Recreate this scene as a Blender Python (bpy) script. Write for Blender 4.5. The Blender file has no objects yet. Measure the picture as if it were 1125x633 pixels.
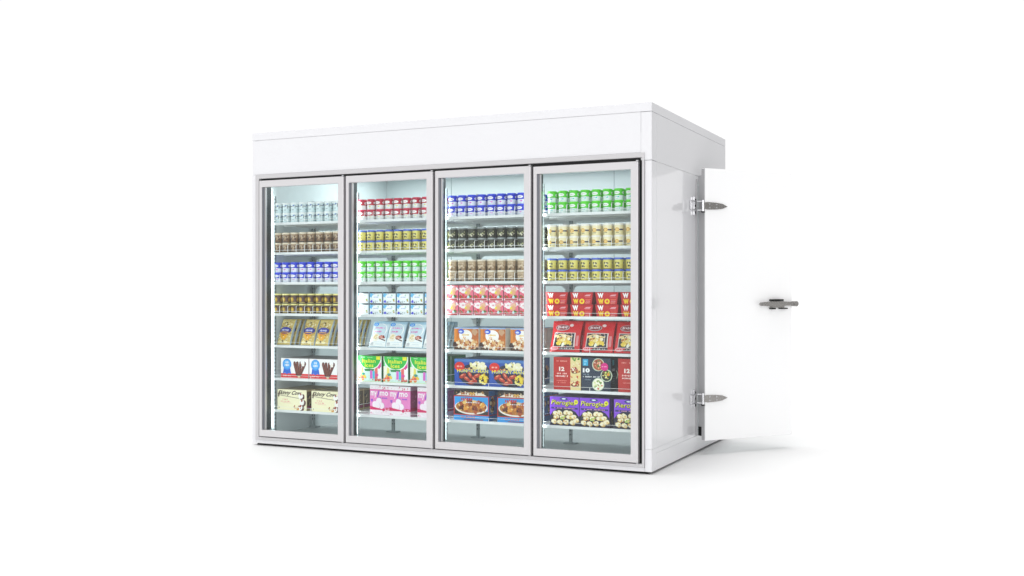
import bpy, bmesh, math, random
from mathutils import Vector, Matrix
rnd = random.Random(7)
S = bpy.context.scene
COL = S.collection
PI = math.pi

# ------------------------------------------------------------------ colours / materials
def lin(c):
    if isinstance(c, str):
        c = c.lstrip('#'); c = [int(c[i:i+2], 16)/255 for i in (0, 2, 4)]
    return tuple((x/12.92 if x <= .04045 else ((x+.055)/1.055)**2.4) for x in c[:3]) + (1.0,)

def new_mat(name):
    m = bpy.data.materials.new(name); m.use_nodes = True
    return m, m.node_tree.nodes, m.node_tree.links, m.node_tree.nodes['Principled BSDF']

def simple(name, col, rough=.4, metal=0., coat=0., noise=0.0, nscale=30., bump=0., coat_rough=.02, rvar=0.):
    m, N, L, P = new_mat(name)
    c = lin(col)
    P.inputs['Base Color'].default_value = c
    P.inputs['Roughness'].default_value = rough
    P.inputs['Metallic'].default_value = metal
    P.inputs['Coat Weight'].default_value = coat
    P.inputs['Coat Roughness'].default_value = coat_rough
    tc = N.new('ShaderNodeTexCoord'); nz = N.new('ShaderNodeTexNoise')
    nz.inputs['Scale'].default_value = nscale; nz.inputs['Detail'].default_value = 5
    L.new(tc.outputs['Object'], nz.inputs['Vector'])
    if noise > 0:
        mx = N.new('ShaderNodeMix'); mx.data_type = 'RGBA'
        mx.inputs['A'].default_value = tuple(x*(1-noise) for x in c[:3]) + (1,)
        mx.inputs['B'].default_value = tuple(min(1, x*(1+noise)) for x in c[:3]) + (1,)
        L.new(nz.outputs['Fac'], mx.inputs['Factor']); L.new(mx.outputs['Result'], P.inputs['Base Color'])
    if rvar > 0:
        mr = N.new('ShaderNodeMapRange'); mr.inputs['To Min'].default_value = max(0, rough-rvar); mr.inputs['To Max'].default_value = rough+rvar
        L.new(nz.outputs['Fac'], mr.inputs['Value']); L.new(mr.outputs['Result'], P.inputs['Roughness'])
    if bump > 0:
        b = N.new('ShaderNodeBump'); b.inputs['Strength'].default_value = bump; b.inputs['Distance'].default_value = .002
        L.new(nz.outputs['Fac'], b.inputs['Height']); L.new(b.outputs['Normal'], P.inputs['Normal'])
    return m

def attr_mat(name, rough, coat=0.):
    m, N, L, P = new_mat(name)
    a = N.new('ShaderNodeAttribute'); a.attribute_name = 'Col'
    L.new(a.outputs['Color'], P.inputs['Base Color'])
    nz = N.new('ShaderNodeTexNoise'); nz.inputs['Scale'].default_value = 40
    tc = N.new('ShaderNodeTexCoord'); L.new(tc.outputs['Object'], nz.inputs['Vector'])
    mr = N.new('ShaderNodeMapRange'); mr.inputs['To Min'].default_value = rough-.06; mr.inputs['To Max'].default_value = rough+.06
    L.new(nz.outputs['Fac'], mr.inputs['Value']); L.new(mr.outputs['Result'], P.inputs['Roughness'])
    P.inputs['Coat Weight'].default_value = coat
    return m

M_PANEL = simple('white_panel', (.868, .868, .88), .32, coat=.9, noise=.006, nscale=2.5, rvar=.04)
M_DOORP = simple('white_door_panel', (.952, .952, .954), .4, coat=.15, noise=.003, nscale=2.)
M_INNER = simple('inner_panel', (.87, .905, .91), .35, noise=.03, nscale=1.4, coat=.2, coat_rough=.1)
M_CASE = simple('casing_metal', (.775, .77, .777), .34, metal=.3, noise=.012, nscale=60, rvar=.04)
M_FRAME = simple('door_frame_metal', (.81, .803, .81), .3, metal=.3, noise=.012, nscale=60, rvar=.04)
M_GREY = simple('grey_profile', (.47, .48, .51), .3, metal=.5, noise=.02)
M_JAMB = simple('dark_jamb', (.20, .23, .24), .3, metal=.5, noise=.08, nscale=12)
M_BLACK = simple('black_gasket', (.055, .055, .06), .55, noise=.1)
M_FLOORIN = simple('grey_inner_floor', (.80, .82, .822), .4, metal=.05, noise=.05, nscale=7, bump=.1)
M_SHELF = simple('white_shelf', (.93, .95, .95), .38, noise=.01)
M_WIRE = simple('white_wire', (.97, .985, .98), .3)
M_POST = attr_mat('shelf_post', .4)
M_CHROME = simple('chrome', (.62, .61, .60), .27, metal=1., noise=.12, nscale=90, rvar=.08)
M_CHROMEL = simple('bright_chrome', (.80, .80, .81), .25, metal=.8, noise=.05)
M_DARKM = simple('dark_steel', (.16, .16, .16), .35, metal=.8, noise=.1)
M_EDGE = simple('door_edge_grey', (.70, .70, .705), .4, metal=.1, noise=.03, nscale=8)
M_CARTON = attr_mat('printed_carton', .38)
M_POUCH = attr_mat('printed_pouch', .24, .3)
M_TUB = attr_mat('printed_tub', .36, .1)
M_GROUND = simple('studio_floor', (.85, .85, .85), .6, noise=.0)

def glass_mat():
    m = bpy.data.materials.new('door_glass'); m.use_nodes = True
    N = m.node_tree.nodes; L = m.node_tree.links; N.clear()
    o = N.new('ShaderNodeOutputMaterial'); mix = N.new('ShaderNodeMixShader')
    t = N.new('ShaderNodeBsdfTransparent'); t.inputs['Color'].default_value = (.965, .985, .985, 1)
    g = N.new('ShaderNodeBsdfGlossy'); g.inputs['Roughness'].default_value = .0
    lw = N.new('ShaderNodeLayerWeight'); lw.inputs['Blend'].default_value = .5
    p = N.new('ShaderNodeMath'); p.operation = 'POWER'; p.inputs[1].default_value = 4
    a = N.new('ShaderNodeMath'); a.operation = 'MULTIPLY_ADD'; a.inputs[1].default_value = .6; a.inputs[2].default_value = .028
    L.new(lw.outputs['Facing'], p.inputs[0]); L.new(p.outputs[0], a.inputs[0]); L.new(a.outputs[0], mix.inputs['Fac'])
    L.new(t.outputs[0], mix.inputs[1]); L.new(g.outputs[0], mix.inputs[2]); L.new(mix.outputs[0], o.inputs['Surface'])
    return m
M_GLASS = glass_mat()

def emit_mat(name, col, s):
    m, N, L, P = new_mat(name)
    P.inputs['Emission Color'].default_value = lin(col); P.inputs['Emission Strength'].default_value = s
    return m
M_LED = emit_mat('led_tube', (.93, 1, 1), 1.)

# ------------------------------------------------------------------ mesh builder
class MB:
    def __init__(s): s.v = []; s.f = []; s.c = []
    def face(s, pts, col=(1, 1, 1, 1)):
        b = len(s.v); s.v += [tuple(p) for p in pts]; s.f.append(tuple(range(b, b+len(pts)))); s.c.append(col)
    def mesh(s, vs, fs, col=(1, 1, 1, 1), cols=None):
        b = len(s.v); s.v += [tuple(p) for p in vs]
        for i, f in enumerate(fs):
            s.f.append(tuple(b+k for k in f)); s.c.append(cols[i] if cols else col)
    def box(s, x0, x1, y0, y1, z0, z1, col=(1, 1, 1, 1), bev=0., M=None):
        if bev > 0:
            bm = bmesh.new(); bmesh.ops.create_cube(bm, size=1)
            for v in bm.verts:
                v.co = ((x0+x1)/2+v.co.x*(x1-x0), (y0+y1)/2+v.co.y*(y1-y0), (z0+z1)/2+v.co.z*(z1-z0))
            bmesh.ops.bevel(bm, geom=bm.edges[:], offset=bev, segments=2, affect='EDGES')
            bm.verts.index_update()
            vs = [v.co.copy() for v in bm.verts]; fs = [[v.index for v in f.verts] for f in bm.faces]; bm.free()
        else:
            vs = [Vector(p) for p in ((x0, y0, z0), (x1, y0, z0), (x1, y1, z0), (x0, y1, z0), (x0, y0, z1), (x1, y0, z1), (x1, y1, z1), (x0, y1, z1))]
            fs = [(0, 3, 2, 1), (4, 5, 6, 7), (0, 1, 5, 4), (1, 2, 6, 5), (2, 3, 7, 6), (3, 0, 4, 7)]
        if M: vs = [M @ v for v in vs]
        s.mesh(vs, fs, col)
    def tube(s, pts, r, n=6, col=(1, 1, 1, 1)):
        pts = [Vector(p) for p in pts]
        rings = []
        for i, p in enumerate(pts):
            d = (pts[min(i+1, len(pts)-1)]-pts[max(i-1, 0)]).normalized()
            a = d.cross(Vector((0, 0, 1)) if abs(d.z) < .9 else Vector((1, 0, 0))).normalized(); b = d.cross(a)
            rings.append([p+a*r*math.cos(2*PI*k/n)+b*r*math.sin(2*PI*k/n) for k in range(n)])
        vs = [q for R in rings for q in R]; fs = []
        for i in range(len(rings)-1):
            for k in range(n):
                fs.append((i*n+k, i*n+(k+1) % n, (i+1)*n+(k+1) % n, (i+1)*n+k))
        fs.append(tuple(range(n))[::-1]); fs.append(tuple((len(rings)-1)*n+k for k in range(n)))
        s.mesh(vs, fs, col)
    def prism(s, poly, fn0, fn1, col=(1, 1, 1, 1)):      # outline polygon pushed between two mapping functions
        n = len(poly); vs = [fn0(*p) for p in poly]+[fn1(*p) for p in poly]
        fs = [tuple(range(n)), tuple(range(2*n-1, n-1, -1))]+[(i, i+n, (i+1) % n+n, (i+1) % n) for i in range(n)]
        s.mesh(vs, fs, col)
    def lathe(s, prof, n=24, cols=None, close=True):
        vs = []; fs = []; cc = []
        for r, z in prof:
            vs += [(r*math.cos(2*PI*k/n), r*math.sin(2*PI*k/n), z) for k in range(n)]
        for i in range(len(prof)-1):
            for k in range(n):
                fs.append((i*n+k, i*n+(k+1) % n, (i+1)*n+(k+1) % n, (i+1)*n+k)); cc.append(cols[i])
        if close:
            fs.append(tuple(range(n))[::-1]); cc.append(cols[0])
            fs.append(tuple((len(prof)-1)*n+k for k in range(n))); cc.append(cols[-1])
        s.mesh(vs, fs, cols=cc)
    def data(s, name, mat, smooth=False, fixn=False):
        me = bpy.data.meshes.new(name); me.from_pydata(s.v, [], s.f); me.materials.append(mat)
        at = me.color_attributes.new('Col', 'FLOAT_COLOR', 'CORNER')
        buf = []
        for f, c in zip(s.f, s.c): buf += list(c)*len(f)
        if len(buf) == len(at.data)*4: at.data.foreach_set('color', buf)
        else:
            for p in me.polygons:
                for li in p.loop_indices: at.data[li].color = s.c[p.index]
        if fixn:
            bm = bmesh.new(); bm.from_mesh(me); bmesh.ops.recalc_face_normals(bm, faces=bm.faces[:]); bm.to_mesh(me); bm.free()
        if smooth:
            me.shade_smooth() if hasattr(me, 'shade_smooth') else None
            me.set_sharp_from_angle(angle=math.radians(35))
        me.update(); return me
    def build(s, name, mat, parent=None, smooth=False, fixn=False):
        o = bpy.data.objects.new(name, s.data(name, mat, smooth, fixn)); COL.objects.link(o)
        if parent: o.parent = parent
        return o

def tag(o, label, cat, group=None, kind=None):
    if label: o['label'] = label
    if cat: o['category'] = cat
    if group: o['group'] = group
    if kind: o['kind'] = kind
    return o
def empty(name, loc=(0, 0, 0)):
    o = bpy.data.objects.new(name, None); COL.objects.link(o); o.location = loc; o.empty_display_size = .2
    return o
def cube(name, mat, parent, *b, bev=0., label=None):
    m = MB(); m.box(*b, bev=bev); o = m.build(name, mat, parent)
    if label: o['label'] = label
    return o

def ring(name, mat, parent, x0, x1, z0, z1, wl, wr, wt, wb, y0, y1, bev=.0025):
    """one connected rectangular frame"""
    o_ = [(x0, z0), (x1, z0), (x1, z1), (x0, z1)]; i_ = [(x0+wl, z0+wb), (x1-wr, z0+wb), (x1-wr, z1-wt), (x0+wl, z1-wt)]
    vs = [(x, y0, z) for x, z in o_]+[(x, y0, z) for x, z in i_]+[(x, y1, z) for x, z in o_]+[(x, y1, z) for x, z in i_]
    fs = []
    for k in range(4):
        n = (k+1) % 4
        fs += [(k, n, n+4, k+4), (k+8, k+12, n+12, n+8), (k, k+8, n+8, n), (k+4, n+4, n+12, k+12)]
    m = MB(); m.mesh(vs, fs); o = m.build(name, mat, parent, fixn=True)
    if bev:
        b = o.modifiers.new('bevel', 'BEVEL'); b.width = bev; b.segments = 2; b.limit_method = 'ANGLE'
    return o

# ------------------------------------------------------------------ print canvas
_tc = {}
def text_geo(txt, bold):
    key = (txt, bold)
    if key in _tc: return _tc[key]
    cu = bpy.data.curves.new('t', 'FONT'); cu.body = txt; cu.size = 1; cu.offset = bold; cu.resolution_u = 2
    ob = bpy.data.objects.new('t', cu); COL.objects.link(ob)
    dg = bpy.context.evaluated_depsgraph_get(); me = bpy.data.meshes.new_from_object(ob.evaluated_get(dg))
    vs = [(v.co.x, v.co.y) for v in me.vertices]; fs = [tuple(p.vertices) for p in me.polygons]
    bpy.data.objects.remove(ob); bpy.data.curves.remove(cu); bpy.data.meshes.remove(me)
    x0 = min(v[0] for v in vs); x1 = max(v[0] for v in vs); y0 = min(v[1] for v in vs); y1 = max(v[1] for v in vs)
    vs = [((x-x0)/(x1-x0)-.5, (y-y0)/(y1-y0)-.5) for x, y in vs]
    _tc[key] = (vs, fs); return vs, fs

class Canvas:
    """u,v in 0..1 over the face; fn(u,v,height)->3D"""
    E = 4e-5
    def __init__(s, mb, fn, asp): s.mb = mb; s.fn = fn; s.n = 6; s.asp = asp      # asp = width/height
    def _h(s): s.n += 1; return s.n*s.E
    def poly(s, pts, col):
        h = s._h(); s.mb.face([s.fn(u, v, h) for u, v in pts], lin(col))
    def rect(s, u0, v0, u1, v1, col, seg=1):
        h = s._h(); c = lin(col)
        for i in range(seg):
            a = u0+(u1-u0)*i/seg; b = u0+(u1-u0)*(i+1)/seg
            s.mb.face([s.fn(a, v0, h), s.fn(b, v0, h), s.fn(b, v1, h), s.fn(a, v1, h)], c)
    def ell(s, cu, cv, ru, rv, col, n=18, a0=0, a1=2*PI):
        s.poly([(cu+ru*math.cos(a0+(a1-a0)*k/n), cv+rv*math.sin(a0+(a1-a0)*k/n)) for k in range(n)], col)
    def cell(s, cu, cv, ru, rv, col, n=10):
        """ellipse cut in upright strips so it follows a curved wall"""
        h = s._h(); c = lin(col)
        for i in range(n):
            a, b = -math.cos(PI*i/n), -math.cos(PI*(i+1)/n)
            p, q = math.sqrt(max(0, 1-a*a)), math.sqrt(max(0, 1-b*b))
            s.mb.face([s.fn(cu+ru*a, cv-rv*p, h), s.fn(cu+ru*b, cv-rv*q, h), s.fn(cu+ru*b, cv+rv*q, h), s.fn(cu+ru*a, cv+rv*p, h)], c)
    def blob(s, cu, cv, r, col, n=9, jit=.35, sq=1., rot=0):
        pts = []
        for k in range(n):
            a = 2*PI*k/n; q = r*(1+rnd.uniform(-jit, jit)); x = q*math.cos(a); y = q*math.sin(a)*sq
            x, y = x*math.cos(rot)-y*math.sin(rot), x*math.sin(rot)+y*math.cos(rot)
            pts.append((cu+x/s.asp, cv+y))
        s.poly(pts, col)
    def food(s, cu, cv, ru, rv, cols, n, r, sq=.8, jit=.3):
        for i in range(n):
            a = rnd.uniform(0, 2*PI); q = math.sqrt(rnd.random())
            s.blob(cu+ru*q*math.cos(a), cv+rv*q*math.sin(a), r*rnd.uniform(.5, 1.15), cols[rnd.randrange(len(cols))], jit=jit, sq=rnd.uniform(sq, 1), rot=rnd.uniform(0, 3))
    def scrib(s, cu, cv, w, h, col, n=7):
        """unreadable small print: a row of little strokes"""
        for k in range(n):
            if rnd.random() < .12: continue
            u = cu-w/2+w*(k+.5)/n; q = w/n*.36; hh = h*rnd.uniform(.30, .55); d = rnd.uniform(-.3, .3)*q
            s.poly([(u-q, cv-hh), (u+q*rnd.uniform(.2, 1), cv-hh), (u+q+d, cv+hh*rnd.uniform(.5, 1)), (u-q*rnd.uniform(.4, 1)+d, cv+hh)], col)
            s.n -= 1
        s.n += 1
    def text(s, t, cu, cv, w, h, col, bold=.02, shear=0., rise=0.):
        vs, fs = text_geo(t, bold); hh = s._h(); c = lin(col)
        s.mb.mesh([s.fn(cu+(x+shear*y*h/w)*w, cv+y*h+x*rise, hh) for x, y in vs], fs, c)

# ------------------------------------------------------------------ products
def tub_mesh(name, style):
    """a small round tub, 81 mm tall, with a lid; returns (body mesh, lid mesh)"""
    R0, R1, H, LID = .0300, .0328, .0665, .0135
    lidc, topc, botc, base = style['lid'], style['top'], style['bot'], style.get('base')
    split = style.get('split', .5)
    mb = MB()
    zz = [0, .003, .0075, H*split, H*split+.0004, H]
    def rad(z): return R0+(R1-R0)*z/H
    cols = [lin(base or botc), lin(base or botc), lin(botc), lin(topc), lin(topc)]
    mb.lathe([(R0-.002, 0)]+[(rad(z), z) for z in zz[1:]], 28, cols)
    W = .070
    def fn(u, v, h):
        z = v*H; th = -PI/2+(u-.5)*W/R1; r = rad(z)+.0003+h
        return (r*math.cos(th), r*math.sin(th), z)
    cv = Canvas(mb, fn, W/H); style['draw'](cv)
    l = MB(); lc = lin(lidc); ld = lin(style.get('lid2', lidc))
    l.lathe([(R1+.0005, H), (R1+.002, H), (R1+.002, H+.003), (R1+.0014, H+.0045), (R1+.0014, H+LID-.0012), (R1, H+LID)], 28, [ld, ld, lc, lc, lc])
    return mb.data(name, M_TUB, True), l.data('lid', M_TUB, True)

def d_family(oval, txt, accent, dark):
    def d(c):
        c.rect(-.1, .50, 1.1, .535, dark, 8)
        for k in (-.98, .0, .98):
            c.cell(.42+k, .77, .37, .165, '#ffffff')
            c.scrib(.42+k, .77, .46, .07, dark, 6)
            c.rect(.30+k, .33, .52+k, .37, '#9fb9c6', 3)
            c.blob(.62+k, .33, .12, accent, jit=.4, sq=.6)
            c.rect(.30+k, .12, .62+k, .16, '#b9cfd8', 3)
    return d
def d_white(c):
    for k in (-.7, 0, .7):
        c.rect(.16+k, .70, .52+k, .76, '#3a4c58', 3)
        c.blob(.62+k, .84, .12, '#2f62b8', jit=.4, sq=.6)
        c.poly([(.52+k, .70), (.62+k, .73), (.76+k, .92), (.70+k, .92)], '#31455c')
        c.rect(.08+k, .50, .15+k, .92, '#6f858c')
        c.rect(.36+k, .30, .54+k, .36, '#7e9499', 2); c.blob(.60+k, .33, .05, '#56767a')
def d_brown(c):
    c.food(.5, .58, .5, .3, ['#a98a68', '#7c5a3e', '#c9b495', '#5b3f2b'], 22, .13)
    c.rect(.25, .72, .62, .82, '#e3d6bf', 4); c.scrib(.44, .77, .3, .08, '#4a3222', 4)
    c.rect(.08, .02, .92, .13, '#20140e', 8)
def d_gold(c):
    for k in (-.9, 0, .9):
        c.cell(.38+k, .5, .29, .30, '#b28a12'); c.cell(.36+k, .52, .19, .2, '#e0bd2c')
        c.blob(.36+k, .56, .09, '#fff6b4', jit=.2)
    c.rect(.0, .0, 1, .09, '#150f0b', 8); c.rect(.0, .14, 1, .2, '#cdbd63', 8)
def d_yellow(c):
    for k in (-.96, 0, .96):
        c.blob(.30+k, .66, .13, '#2b3031', jit=.25, sq=.7, rot=.8); c.blob(.60+k, .62, .14, '#363b3c', jit=.3, sq=.6, rot=-.7)
        c.blob(.42+k, .34, .15, '#2f3435', jit=.3, sq=.7); c.blob(.44+k, .56, .09, '#f4eec8', jit=.2); c.blob(.62+k, .30, .08, '#565a50', jit=.3)
    c.rect(.0, .03, 1, .10, '#8c7a2a', 8)
def d_olive(c):
    c.food(.5, .52, .55, .38, ['#c8c59a', '#8e9a63', '#262a24', '#3c4030', '#e4e0c4', '#6a6f45'], 40, .10)
    c.rect(.1, .06, .95, .14, '#25261f', 8)
def d_tan(c):
    c.food(.5, .55, .5, .34, ['#cbb594', '#b79b76', '#8f7352', '#ddcbb0'], 24, .13)
    c.scrib(.42, .66, .42, .12, '#6a503a', 5)
    c.rect(.34, .06, .62, .18, '#171210', 3)
def d_navy(c):
    c.rect(-.1, .46, 1.1, .60, '#1b2350', 8)
    for k in (-.95, 0, .95):
        c.cell(.40+k, .53, .25, .22, '#e8b95c'); c.cell(.40+k, .53, .17, .13, '#f5d58a')
        c.rect(.24+k, .20, .60+k, .26, '#7a6f4c', 3)

TUB = {
 'white': dict(lid='#f4fafa', top='#e6f6f8', bot='#dff3f6', draw=d_white),
 'tan brown': dict(lid='#e8dcc4', top='#a58a6b', bot='#84664a', draw=d_brown),
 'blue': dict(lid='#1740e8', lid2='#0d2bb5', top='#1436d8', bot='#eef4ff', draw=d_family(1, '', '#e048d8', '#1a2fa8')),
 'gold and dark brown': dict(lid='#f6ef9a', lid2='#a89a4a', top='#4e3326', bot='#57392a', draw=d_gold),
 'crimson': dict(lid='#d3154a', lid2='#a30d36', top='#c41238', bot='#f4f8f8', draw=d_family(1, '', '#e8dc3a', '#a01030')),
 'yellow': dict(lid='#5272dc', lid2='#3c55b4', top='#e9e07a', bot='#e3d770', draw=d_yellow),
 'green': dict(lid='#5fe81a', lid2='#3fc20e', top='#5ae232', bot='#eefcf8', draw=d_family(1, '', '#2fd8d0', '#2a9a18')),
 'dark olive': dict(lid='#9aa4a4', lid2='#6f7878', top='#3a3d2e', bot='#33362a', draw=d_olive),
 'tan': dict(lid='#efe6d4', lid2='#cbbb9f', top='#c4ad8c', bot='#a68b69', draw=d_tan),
 'cream': dict(lid='#fdfaf0', top='#fbf1c8', bot='#f6ebb8', draw=d_navy),
}

def carton(name, W, D, H, face, side='#ffffff', top=None, draw=None, dside=None, taper=0., mat=None, bev=.0015):
    mb = MB(); M = mat or M_CARTON
    def px(z): return W/2*(1-taper*(1-z/H))
    t = lin(top or side); sd = lin(side); fc = lin(face); y0, y1 = -D/2, D/2
    A = [(-px(0), y0, 0), (px(0), y0, 0), (px(0), y1, 0), (-px(0), y1, 0), (-px(H), y0, H), (px(H), y0, H), (px(H), y1, H), (-px(H), y1, H)]
    mb.mesh(A, [(0, 3, 2, 1), (4, 5, 6, 7), (0, 1, 5, 4), (1, 2, 6, 5), (2, 3, 7, 6), (3, 0, 4, 7)], cols=[sd, t, fc, sd, sd, sd])
    if draw:
        draw(Canvas(mb, lambda u, v, h: ((u-.5)*2*px(v*H), y0-h, v*H), W/H))
    if dside:
        dside(Canvas(mb, lambda u, v, h: (px(v*H)+h, y0+u*D, v*H), D/H))
    # top flap seam
    c = Canvas(mb, lambda u, v, h: ((u-.5)*2*px(H), y0+v*D, H+h), W/D)
    dk = tuple(x*.55 for x in [int((top or side)[i:i+2], 16)/255 for i in (1, 3, 5)])
    c.rect(.0, .49, 1, .51, dk)
    return mb.data(name, M)

def pouch(name, W, D, H, face, side, draw, back, crimp=True):
    """pillow pouch: swollen in the middle, pinched flat at top and bottom"""
    mb = MB(); nu, nv = 12, 14
    def dep(u, v): return (.18+.82*(max(0, math.sin(PI*min(1, max(0, v*.97+.03))))**.45))*(.55+.45*max(0, math.sin(PI*u))**.5)*D/2
    def wid(v): return W*(1-.06*math.sin(PI*v))
    def P(u, v, h=0, sgn=-1): return ((u-.5)*wid(v), sgn*(dep(u, v)+h), v*H)
    for sgn, c in ((-1, face), (1, back)):
        for i in range(nu):
            for j in range(nv):
                q = [P(i/nu, j/nv, 0, sgn), P((i+1)/nu, j/nv, 0, sgn), P((i+1)/nu, (j+1)/nv, 0, sgn), P(i/nu, (j+1)/nv, 0, sgn)]
                mb.face(q if sgn < 0 else q[::-1], lin(c))
    for j in range(nv):
        for u, o in ((0, 1), (1, 0)):
            q = [P(u, j/nv, 0, -1), P(u, j/nv, 0, 1), P(u, (j+1)/nv, 0, 1), P(u, (j+1)/nv, 0, -1)]
            mb.face(q if not o else q[::-1], lin(side))
    for v in (0, 1):
        mb.face([P(0, v, 0, -1), P(1, v, 0, -1), P(1, v, 0, 1), P(0, v, 0, 1)], lin(side))
    def fn(u, v, h): return P(u, v, h+.0006, -1)
    draw(Canvas(mb, fn, W/H))
    return mb.data(name, M_POUCH)

def g_subrect(c, u0, v0, u1, v1, col, nu=6, nv=6):       # rect that follows a curved pouch
    for j in range(nv):
        c.rect(u0, v0+(v1-v0)*j/nv, u1, v0+(v1-v0)*(j+1)/nv, col, nu); c.n -= 1
    c.n += 1

# ---- artwork
def a_pasta(c):
    g_subrect(c, .04, .03, .96, .99, '#dcc36c')
    c.food(.5, .5, .46, .46, ['#f3e7b0', '#caa64c', '#efe0a0', '#6d5420', '#fbf4d0', '#4a3a1a'], 110, .03)
    c.blob(.5, .84, .03, '#2a2418')
    for k in range(5): c.rect(.10+.04*k, .44+.0*k, .90-.04*k, .47, '#f4b62c', 6)
    c.poly([(.16, .46), (.84, .46), (.76, .28), (.60, .17), (.40, .17), (.24, .28)], '#f5b52a')
    c.poly([(.22, .46), (.78, .46), (.70, .36), (.30, .36)], '#ef8f1e')
    c.cell(.5, .53, .47, .13, '#232880', 14); c.cell(.5, .56, .34, .09, '#343cab', 12)
    c.scrib(.5, .54, .56, .075, '#dfe4ff', 5)
    c.ell(.26, .09, .16, .05, '#fff3b4'); c.ell(.70, .09, .16, .05, '#fff3b4')
def a_fudge(c):
    c.rect(0, 0, 1, .045, '#f1c9c9'); c.rect(0, .045, 1, .25, '#e0262b')
    c.scrib(.22, .14, .26, .07, '#fff2f2', 10)
    c.poly([(.10, .50), (.07, .22), (.15, .27), (.22, .20), (.29, .27), (.37, .22), (.34, .5)], '#1767d8')
    c.ell(.22, .70, .16, .27, '#2f9bf0', 24); c.ell(.22, .71, .125, .21, '#56b4f7', 24)
    c.scrib(.22, .80, .11, .11, '#ffffff', 3); c.scrib(.22, .66, .17, .11, '#ffffff', 4)
    for x, w, t in ((.50, .075, -.05), (.60, .085, 0), (.72, .085, .03), (.86, .095, .10)):
        c.poly([(x+w*.8, .12), (x+w*.75-t*.1, .1), (x-w+t, .74), (x-w*.7+t, .83), (x+t, .86), (x+w*.8+t, .80), (x+w+t, .7)] if 0 else
               [(.64+(x-.66)*.28-w*.42, .12), (.64+(x-.66)*.28+w*.42, .12), (x+w*.62, .72), (x+w*.5, .82), (x, .86), (x-w*.5, .82), (x-w*.62, .72)], '#5d2c22')
        c.poly([(.64+(x-.66)*.28-w*.15, .2), (.64+(x-.66)*.28+w*.05, .2), (x+w*.1, .78), (x-w*.3, .78)], '#84493a')
    c.blob(.79, .78, .13, '#ffffff', jit=.25); c.blob(.80, .70, .09, '#fdf6ee', jit=.3)
    c.ell(.66, .10, .05, .045, '#ecd6a8')
def a_cow(c):
    c.text('Skinny Cow', .42, .82, .78, .26, '#3e3022', .03, shear=.35)
    c.poly([(.02, .66), (.06, .62), (.10, .86), (.08, .95), (.05, .9)], '#5a4a36')
    c.poly([(.10, .70), (.74, .58), (.74, .60), (.10, .725)], '#6b5a44')
    c.scrib(.27, .42, .30, .06, '#ee8f90', 12); c.scrib(.28, .52, .2, .06, '#e9797b', 7)
    c.rect(.2, .34, .48, .355, '#f2b9a8')
    for x, y, r in ((.80, .70, .13), (.84, .40, .14), (.79, .14, .13)):
        c.blob(x+.05, y-.02, r*1.15, '#5b2f1c', jit=.15); c.blob(x, y, r, '#fffdf8', jit=.12); c.blob(x, y+.09, r*.42, '#a23f1c')
    c.food(.66, .14, .16, .10, ['#b9692d', '#e1a24e', '#7a3c1b'], 14, .045)
    c.blob(.06, .12, .03, '#5a5040')
def s_cow(c):
    c.rect(.06, .08, .94, .92, '#6b5a3c'); c.food(.5, .55, .35, .3, ['#2c2015', '#8c7a52', '#c3b184'], 16, .08)
    c.rect(.06, .10, .94, .22, '#8e1650')
def a_ice(c):
    c.rect(0, 0, .05, 1, '#2fd05a'); 
    c.rect(.0, .0, 1, .62, '#d7f6ee'); 
    c.poly([(.0, .2), (.0, .62), (.14, .62), (.2, .3)], '#f8fbe8'); c.poly([(.12, .2), (.15, .6), (.24, .55), (.24, .2)], '#f0e66a')
    c.poly([(.70, .12), (.72, .60), (.86, .72), (.86, .12)], '#f06a6a'); c.poly([(.84, .1), (.84, .6), (.99, .85), (.99, .1)], '#ffffff'); c.poly([(.82, .55), (.98, .82), (.98, .60), (.9, .5)], '#e03aa0')
    c.poly([(0, 1), (0, .86), (.06, .72), (.16, .58), (.30, .50), (.5, .47), (.70, .50), (.84, .58), (.95, .74), (1, .88), (1, 1)], '#f6fff2')
    c.poly([(.02, 1), (.03, .86), (.09, .74), (.19, .61), (.32, .535), (.5, .505), (.68, .535), (.81, .61), (.91, .74), (.96, .86), (.97, 1)], '#1fc23f')
    c.text('Italian', .47, .81, .56, .15, '#f2f23a', .015); c.text('Ices', .48, .64, .36, .15, '#f2f23a', .015)
    c.rect(.14, .93, .30, .96, '#bdf0c0'); c.rect(.40, .93, .62, .955, '#9fe6a8')
    c.rect(.78, .86, .94, .99, '#f2ee1e')
    c.poly([(.28, .50), (.70, .50), (.66, .41), (.30, .41)], '#2b8c50')
    c.rect(.52, .12, .62, .44, '#e06ad0'); c.rect(.63, .10, .72, .42, '#3cc8e8')
    c.ell(.22, .30, .085, .055, '#2a9a88'); c.ell(.80, .27, .07, .06, '#e34a9a')
    c.food(.2, .13, .2, .11, ['#f08a4a', '#f2d03a', '#e85a4a', '#f6b04a'], 14, .07)
    c.food(.8, .10, .17, .05, ['#c03a30', '#8a2a28', '#e8582f'], 9, .05); c.rect(0, 0, 1, .035, '#d8f0c8')
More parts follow.
